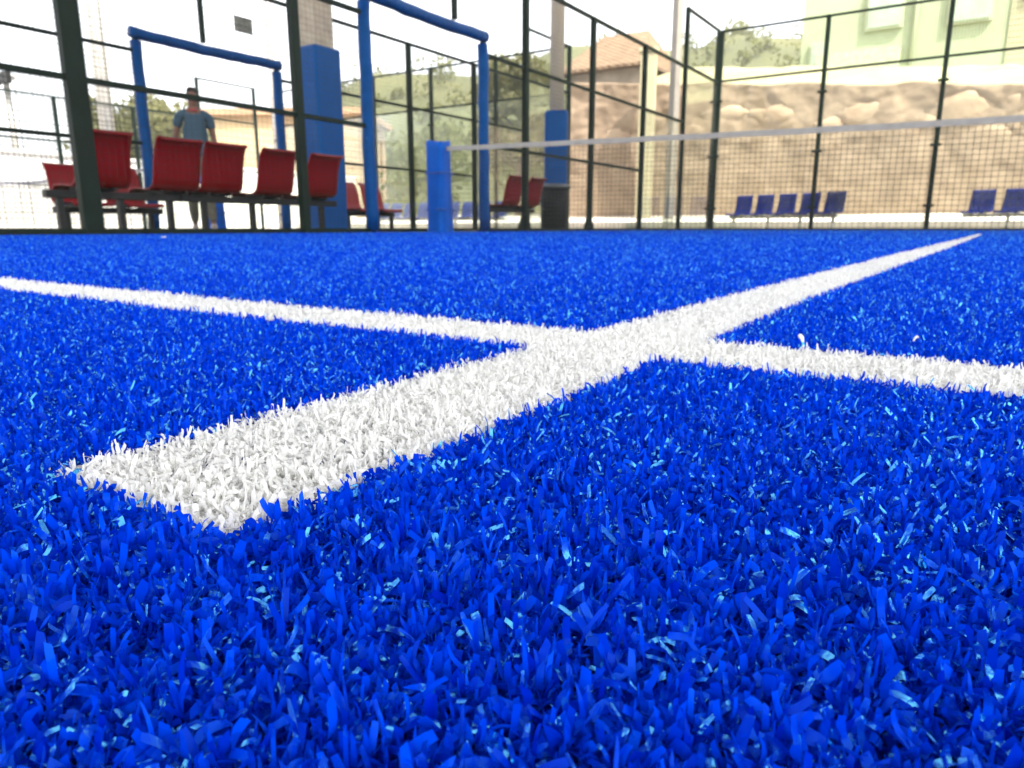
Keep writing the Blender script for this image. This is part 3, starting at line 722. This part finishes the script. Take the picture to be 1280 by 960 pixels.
for i in range(NXW+1): vs.append((vs[i*k][0], WT+0.9, 0.25))
for i in range(NXW): fs.append((b0+i, b0+i+1, b0+NXW+2+i, b0+NXW+1+i))
part('masonry', MB().add(vs, fs), M_ROCKW, T, True)
def boulder(c, s, seed):
    bm = bmesh.new(); bmesh.ops.create_icosphere(bm, subdivisions=3, radius=1)
    for v in bm.verts:
        n1 = mnoise.noise(v.co*1.1+Vector((seed*3.1, seed, 0))); n2 = mnoise.noise(v.co*2.7+Vector((seed, 7, 2)))
        v.co = v.co*(1+0.45*n1+0.22*n2+0.1*mnoise.noise(v.co*6)); v.co = Vector((v.co.x*s[0], v.co.y*s[1], v.co.z*s[2]))+Vector(c)
    bm.verts.index_update(); vs = [tuple(v.co) for v in bm.verts]; fs = [tuple(v.index for v in f.verts) for f in bm.faces]; bm.free()
    return MB().add(vs, fs)
bspots = [(-5.2, 3.15, .75, .42), (-3.9, 2.75, .6, .32), (-3.1, 3.0, .8, .4), (-1.9, 2.6, .7, .42), (-1.0, 2.95, .85, .5), (-0.1, 2.35, .6, .35), (0.7, 2.75, .9, .5), (1.9, 2.5, .8, .45),
          (2.9, 2.4, .7, .4), (-6.6, 3.3, .7, .35), (-7.6, 2.9, .6, .3), (0.2, 3.0, .5, .28), (-8.8, 3.2, .7, .33), (-9.9, 2.9, .6, .3)]
for q, (x, z, sx, sz) in enumerate(bspots):
    part('boulder', boulder((x, WT+0.235, z*0.95+0.02), (sx*0.85, 0.11, sz*0.72), q+1), M_BOULD, T, True)
# pale pillar standing against the wall
T = thing('concrete_pillar', 'pale square pillar against the stone wall, left of the light pole', 'pillar', (-8.62, WT-0.55, 0.3))
part('shaft', MB().box((-8.62, WT-0.55, 2.55), (0.42, 0.42, 4.6), R(15), bev=0.02), mat('pale_render', (0.40, 0.36, 0.22), 0.9, var=0.08, scale=3), T)
part('cap', MB().box((-8.62, WT-0.55, 4.90), (0.52, 0.52, 0.10), R(15), bev=0.01), mat('pale_render2', (0.38, 0.34, 0.22), 0.9), T)

# upper terrace on top of the wall
M_UPPER = mat('dry_upper_ground', (0.30, 0.285, 0.15), 0.95, var=0.2, scale=0.8, bump=0.5, bscale=6)
vs = []; fs = []
for i in range(45):
    x = -9.3+i*0.46
    for y, dz in ((WT+0.85, -0.03), (22.4, 0.45), (24.2, 1.0), (29.0, 1.6), (36, 2.1)): vs.append((x, y, wall_top(x)+dz+random.uniform(-.04, .04)))
for i in range(44):
    for j in range(4): fs.append((i*5+j, (i+1)*5+j, (i+1)*5+j+1, i*5+j+1))
struct('upper_terrace', MB().add(vs, fs), M_UPPER, True)

# pale house, upper right
M_HOUSE = mat('pale_render_house', (0.32, 0.37, 0.23), 0.9, var=0.06, scale=1.2)
M_HWIN = mat('house_window', (0.33, 0.42, 0.30), 0.35, var=0.15, scale=2)
M_HTRIM = mat('house_trim', (0.38, 0.42, 0.28), 0.8)
T = thing('pale_house', 'pale cream house with faint windows above the stone wall, upper right', 'house', (0, 29, 4))
x0, x1 = -6.55, 9.0
hb = MB(); hb.box(((x0+x1)/2, 32.0, 8.3), (x1-x0, 6.0, 9.4)); part('wall', hb, M_HOUSE, T)
cl = MB()
for kk in range(34):
    z = 5.0+kk*0.17; cl.box((4.3, 28.975, z), (9.2, 0.05, 0.155))
part('siding', cl, mat('siding', (0.37, 0.36, 0.22), 0.85, var=0.05, scale=2), T)
part('downpipe', MB().tube([(-2.95, 28.9, 3.9), (-2.95, 28.9, 12.5)], 0.07, 10), M_HTRIM, T, True)
part('balcony', MB().box((-4.6, 28.75, 5.55), (2.6, 0.5, 0.95)), mat('balcony_front', (0.40, 0.44, 0.28), 0.8, var=0.2, scale=6), T)
for x, z, w, h in ((-5.9, 5.9, 0.5, 1.1), (-3.9, 7.35, 1.0, 1.2), (-1.4, 7.2, 1.1, 1.2), (2.3, 8.2, 1.2, 1.2), (0.4, 7.5, 0.7, 0.9)):
    f = part('window', MB().box((x, 28.93, z), (w+0.16, 0.10, h+0.16)), M_HTRIM, T)
    part('pane', MB().box((x, 28.86, z), (w, 0.05, h)), M_HWIN, f)
part('roof', MB().add([(x0-.4, 28.4, 13.0), (x1+.4, 28.4, 13.0), (x1+.4, 35.6, 13.0), (x0-.4, 35.6, 13.0), (x0+1, 32, 15), (x1-1, 32, 15)], [(0, 1, 5, 4), (1, 2, 5), (2, 3, 4, 5), (3, 0, 4), (0, 3, 2, 1)]), mat('house_tiles', (0.35, 0.2, 0.12), 0.9), T)

# hut with a tiled hip roof on the upper terrace
def tile_mat():
    m = mat('roof_tiles', (0.21, 0.142, 0.082), 0.9, scale=3.5, col2=(0.14, 0.09, 0.05))
    nt = m.node_tree; b = nt.nodes['Principled BSDF']
    wv = nt.nodes.new('ShaderNodeTexWave'); wv.bands_direction = 'DIAGONAL'; wv.inputs['Scale'].default_value = 2.4; wv.inputs['Distortion'].default_value = 2.0
    tc = nt.nodes.new('ShaderNodeTexCoord'); nt.links.new(tc.outputs['Object'], wv.inputs['Vector'])
    bp = nt.nodes.new('ShaderNodeBump'); bp.inputs['Strength'].default_value = 0.4; bp.inputs['Distance'].default_value = 0.05
    nt.links.new(wv.outputs['Fac'], bp.inputs['Height']); nt.links.new(bp.outputs['Normal'], b.inputs['Normal'])
    return m
T = thing('tiled_hut', 'small stone hut with a brown tiled hip roof above the wall', 'hut', (-11.2, 23.6, 4))
hx0, hx1, hy0, hy1 = -12.75, -10.15, 22.9, 26.2
part('wall', MB().box(((hx0+hx1)/2, (hy0+hy1)/2, 3.7), (hx1-hx0, hy1-hy0, 3.0)), mat('hut_wall', (0.30, 0.25, 0.19), 0.95, var=0.2, scale=2, bump=0.6, bscale=6), T)
ez = 5.25; o_ = 0.32
part('roof', MB().add([(hx0-o_, hy0-o_, ez), (hx1+o_, hy0-o_, ez), (hx1+o_, hy1+o_, ez), (hx0-o_, hy1+o_, ez), (hx0+0.55, hy0+1.4, ez+1.35), (hx1-0.35, hy0+1.4, ez+1.35),
     (hx0-o_, hy0-o_, ez-0.09), (hx1+o_, hy0-o_, ez-0.09), (hx1+o_, hy1+o_, ez-0.09), (hx0-o_, hy1+o_, ez-0.09)],
     [(0, 1, 5, 4), (1, 2, 5), (2, 3, 4, 5), (3, 0, 4), (6, 9, 8, 7), (0, 6, 7, 1), (1, 7, 8, 2), (2, 8, 9, 3), (3, 9, 6, 0)]), tile_mat(), T)
wn = part('window', MB().box((-11.6, hy0-0.02, 4.35), (0.5, 0.06, 0.5)), M_HTRIM, T)
part('pane', MB().box((-11.6, hy0-0.06, 4.35), (0.4, 0.04, 0.4)), mat('hut_pane', (0.04, 0.05, 0.05), 0.2), wn)

# pale buildings and a low white wall far left
T = thing('ochre_house', 'low ochre house behind the walking man, left of the square column', 'house', (-27, 21, 0))
part('wall', MB().box((-27.0, 23.0, 2.2), (7.0, 5.0, 5.0), R(30)), mat('ochre_render', (0.52, 0.36, 0.20), 0.9, var=0.12, scale=1), T)
part('roof', MB().box((-27.0, 23.0, 4.8), (7.6, 5.6, 0.25), R(30)), mat('ochre_roof', (0.40, 0.26, 0.15), 0.9), T)
for a in (-2.0, 0.0, 2.0):
    cx, cy = -27.0+a*math.cos(R(30))+2.5*math.sin(R(30)), 23.0+a*math.sin(R(30))-2.5*math.cos(R(30))
    w_ = part('window', MB().box((cx, cy, 2.9), (0.9, 0.08, 1.1), R(30)), M_HTRIM, T)
T = thing('white_boundary_wall', 'long sunlit white boundary wall low behind the far mesh fence', 'wall', (-22, 8, 0))
part('masonry', MB().box((-21.5, 6.0, 0.95), (0.25, 30.0, 2.0)), mat('whitewash', (0.78, 0.76, 0.70), 0.9, var=0.05, scale=2), T)
part('coping', MB().box((-21.5, 6.0, 1.99), (0.36, 30.0, 0.08)), mat('whitewash2', (0.72, 0.70, 0.65), 0.9), T)

# ------------------------------------------------------------------ hills and trees
PX = np.array([-400, 0, 150, 300, 345, 420, 470, 590, 640, 700, 850, 900, 1000, 1300, 1700])
HH = np.array([1.0, 1.0, 3.0, 8.0, 10.5, 13.4, 16, 16.2, 17.3, 19.0, 19.3, 21.0, 20.8, 22, 22])
def hill_h(u): return float(np.interp(640+886*u/1.0, PX, HH))
M_HILL = mat('hill_scrub', (0.105, 0.105, 0.032), 0.95, scale=0.09, col2=(0.062, 0.070, 0.022), bump=1.0, bscale=1.5)
vs = []; fs = []; NA, ND = 120, 40
hv = {}
for i in range(NA+1):
    u = -1.6+3.2*i/NA       # tangent of the azimuth from the view axis
    for j in range(ND+1):
        f = 27+68*j/ND
        s = min(1, j/ND*1.25)
        rr, ff = u*f, f
        x = rr*E_R[0]+ff*E_F[0]; y = rr*E_R[1]+ff*E_F[1]
        hgt = hill_h(u)*1.0
        z = 0.3+(hgt*f/80-0.3)*(s**0.85)*(1 if j/ND < 0.8 else 1-0.25*(j/ND-0.8))-0.9
        z += 0.9*mnoise.fractal((x*0.06, y*0.06, 1.7), 1.0, 2.0, 4)*s
        vs.append((x, y, z)); hv[(i, j)] = (x, y, z, s)
k = ND+1
for i in range(NA):
    for j in range(ND): fs.append((i*k+j, (i+1)*k+j, (i+1)*k+j+1, i*k+j+1))
struct('hills', MB().add(vs, fs), M_HILL, True)
# wood covering the hill: leaf clumps, one mass
M_WOOD = fibre_mat('hill_leaves', (0.095, 0.10, 0.032), (0.16, 0.165, 0.052), (0.20, 0.215, 0.06), 0.7, 0.5, 0.1)
def leaf_cloud(name, centres, radii, per, size, material, tone_c=None):
    C = np.asarray(centres); n = len(C)
    idx = np.repeat(np.arange(n), per)
    d = RNG.normal(size=(len(idx), 3)); d /= np.linalg.norm(d, axis=1)[:, None]
    rad = np.asarray(radii)[idx]*(RNG.uniform(0.35, 1.0, len(idx))**0.5)[:, None] if np.ndim(radii) > 1 else (np.asarray(radii)[idx]*RNG.uniform(0.35, 1.0, len(idx))**0.5)[:, None]
    P = C[idx]+d*rad
    a = RNG.normal(size=P.shape); a /= np.linalg.norm(a, axis=1)[:, None]
    b = np.cross(a, d+0.2*RNG.normal(size=d.shape)); b /= np.linalg.norm(b, axis=1)[:, None]+1e-9
    sz = (size*RNG.uniform(0.6, 1.4, len(idx)))[:, None]
    Q = np.stack([P-a*sz-b*sz*0.15, P+b*sz*0.6, P+a*sz+b*sz*0.1, P-b*sz*0.6], 1).astype(np.float32)
    nf = len(idx); me = bpy.data.meshes.new(name)
    me.vertices.add(nf*4); me.vertices.foreach_set('co', Q.ravel()); me.loops.add(nf*4); me.loops.foreach_set('vertex_index', np.arange(nf*4, dtype=np.int32))
    me.polygons.add(nf); me.polygons.foreach_set('loop_start', np.arange(0, nf*4, 4, dtype=np.int32))
    at = me.attributes.new('tone', 'FLOAT', 'POINT')
    tcl = RNG.beta(1.5, 1.5, n) if tone_c is None else tone_c
    at.data.foreach_set('value', np.repeat((tcl[idx]*0.7+0.3*RNG.random(nf)).astype(np.float32), 4))
    me.materials.append(material); me.update(calc_edges=True); return me
cs = []; rs = []
for _ in range(1200):
    i = random.randint(0, NA-1); j = random.randint(3, ND-2)
    x, y, z, s = hv[(i, j)]; x2, y2, z2, _ = hv[(i+1, j+1)]; t = random.random()
    if mnoise.noise((x*0.05, y*0.05, 4)) < -0.28: continue
    r = random.uniform(0.7, 1.7); cs.append((x+(x2-x)*t, y+(y2-y)*random.random(), z+(z2-z)*t+r*0.5)); rs.append(r)
o = link('hillside_wood', leaf_cloud('hillside_wood', cs, rs, 60, 0.24, M_WOOD)); o['kind'] = 'stuff'
o['label'] = 'yellow green scrub and trees covering the hillside'; o['category'] = 'woodland'

M_LEAF = fibre_mat('tree_leaves', (0.15, 0.15, 0.075), (0.24, 0.235, 0.12), (0.24, 0.24, 0.08), 0.7, 0.5, 0.1)
M_BARK = mat('bark', (0.12, 0.085, 0.055), 0.95, var=0.3, scale=9, bump=0.8, bscale=25)
GT = 'trees beyond the courts'
def tree(label, x, y, z, h, w, seed):
    rnd = random.Random(seed)
    T = thing('leafy_tree', label, 'tree', (x, y, z), 0, GT)
    tr = MB(); tr.tube([(x, y, z), (x+.05, y, z+h*.3), (x-.04, y+.05, z+h*.62)], [h*.035, h*.026, h*.014], 8)
    cs = []; rs = []
    for q in range(9):
        a = rnd.uniform(0, 6.28); zz = z+h*rnd.uniform(0.3, 0.6); e = (x+w*.36*math.cos(a), y+w*.36*math.sin(a), zz+h*.22)
        tr.tube([(x, y, zz), ((x+e[0])/2, (y+e[1])/2, zz+h*.08), e], [h*.012, h*.008, h*.004], 6)
        cs.append(e); rs.append(w*rnd.uniform(.16, .26))
    for q in range(16):
        a = rnd.uniform(0, 6.28); rr = w*.5*math.sqrt(rnd.random()); zz = z+h*rnd.uniform(.38, .95)
        rr *= 1.1-abs((zz-z)/h-.6); cs.append((x+rr*math.cos(a), y+rr*math.sin(a), zz)); rs.append(w*rnd.uniform(.12, .22))
    part('trunk', tr, M_BARK, T, True)
    me = leaf_cloud('crown', [(c[0]-x, c[1]-y, c[2]-z) for c in cs], rs, 220, 0.10, M_LEAF)
    link('crown', me, T)
tree('greyish green tree behind the left side of the far doorway', -24.0, 13.3, 0, 4.4, 2.8, 1)
tree('small tree between the ochre house and the leftmost red seats', -25.5, 15.6, 0, 4.2, 3.0, 2)
tree('tree in the gap left of the tiled hut', -14.6, 22.6, 0.4, 5.4, 3.4, 5)

# ------------------------------------------------------------------ pale air over the whole place
hz = MB(); hz.box((0, 0, 14.5), (260, 280, 32))
mh = bpy.data.materials.new('pale_air'); mh.use_nodes = True
nt = mh.node_tree; nt.nodes.remove(nt.nodes['Principled BSDF'])
pv = nt.nodes.new('ShaderNodeVolumePrincipled'); pv.inputs['Color'].default_value = (0.97, 0.96, 0.90, 1); pv.inputs['Density'].default_value = 0.0016
nt.links.new(pv.outputs['Volume'], nt.nodes['Material Output'].inputs['Volume'])
o = link('haze', hz.mesh('haze', mh)); o['kind'] = 'stuff'; o['label'] = 'pale summer haze in the air over the courts'; o['category'] = 'haze'

# ------------------------------------------------------------------ light, sky, camera
EL, AZ = R(56), math.atan2(0.80, -0.40)     # azimuth from +Y towards +X
sd = Vector((math.sin(AZ)*math.cos(EL), math.cos(AZ)*math.cos(EL), math.sin(EL)))
sun = bpy.data.lights.new('sun', 'SUN'); sun.energy = 2.5; sun.angle = R(0.53); sun.color = (1.0, 0.95, 0.86)
so = bpy.data.objects.new('sun', sun); COL.objects.link(so); so.rotation_euler = sd.to_track_quat('Z', 'Y').to_euler(); so.location = (0, 0, 30)
w = bpy.data.worlds.new('World'); S.world = w; w.use_nodes = True
nt = w.node_tree; bg = nt.nodes['Background']; sk = nt.nodes.new('ShaderNodeTexSky'); sk.sky_type = 'NISHITA'; sk.sun_disc = False
sk.sun_elevation = EL; sk.sun_rotation = AZ; sk.dust_density = 3.0; sk.air_density = 1.0; sk.ozone_density = 1.0
hs = nt.nodes.new('ShaderNodeHueSaturation'); hs.inputs['Saturation'].default_value = 0.2
nt.links.new(sk.outputs['Color'], hs.inputs['Color']); nt.links.new(hs.outputs['Color'], bg.inputs['Color']); bg.inputs['Strength'].default_value = 0.15

cam = bpy.data.cameras.new('camera'); co = bpy.data.objects.new('camera', cam); COL.objects.link(co)
co.location = (0, 0, H); co.rotation_euler = (math.pi/2-0.21668, 0, YAW)
cam.sensor_width = 36; cam.lens = 36*886.27/1280; cam.clip_start = 0.005; cam.clip_end = 2000
cam.dof.use_dof = True; cam.dof.focus_distance = 0.110; cam.dof.aperture_fstop = 54
S.camera = co
vsx = S.view_settings; vsx.view_transform = 'Standard'; vsx.look = 'None'; vsx.exposure = 2.2; vsx.gamma = 1.0
cy = S.cycles; cy.max_bounces = 8; cy.diffuse_bounces = 4; cy.glossy_bounces = 3; cy.transparent_max_bounces = 24; cy.transmission_bounces = 4
cy.use_denoising = True; cy.sample_clamp_indirect = 6.0; cy.caustics_reflective = False; cy.caustics_refractive = False
S.render.resolution_x = 1280; S.render.resolution_y = 960
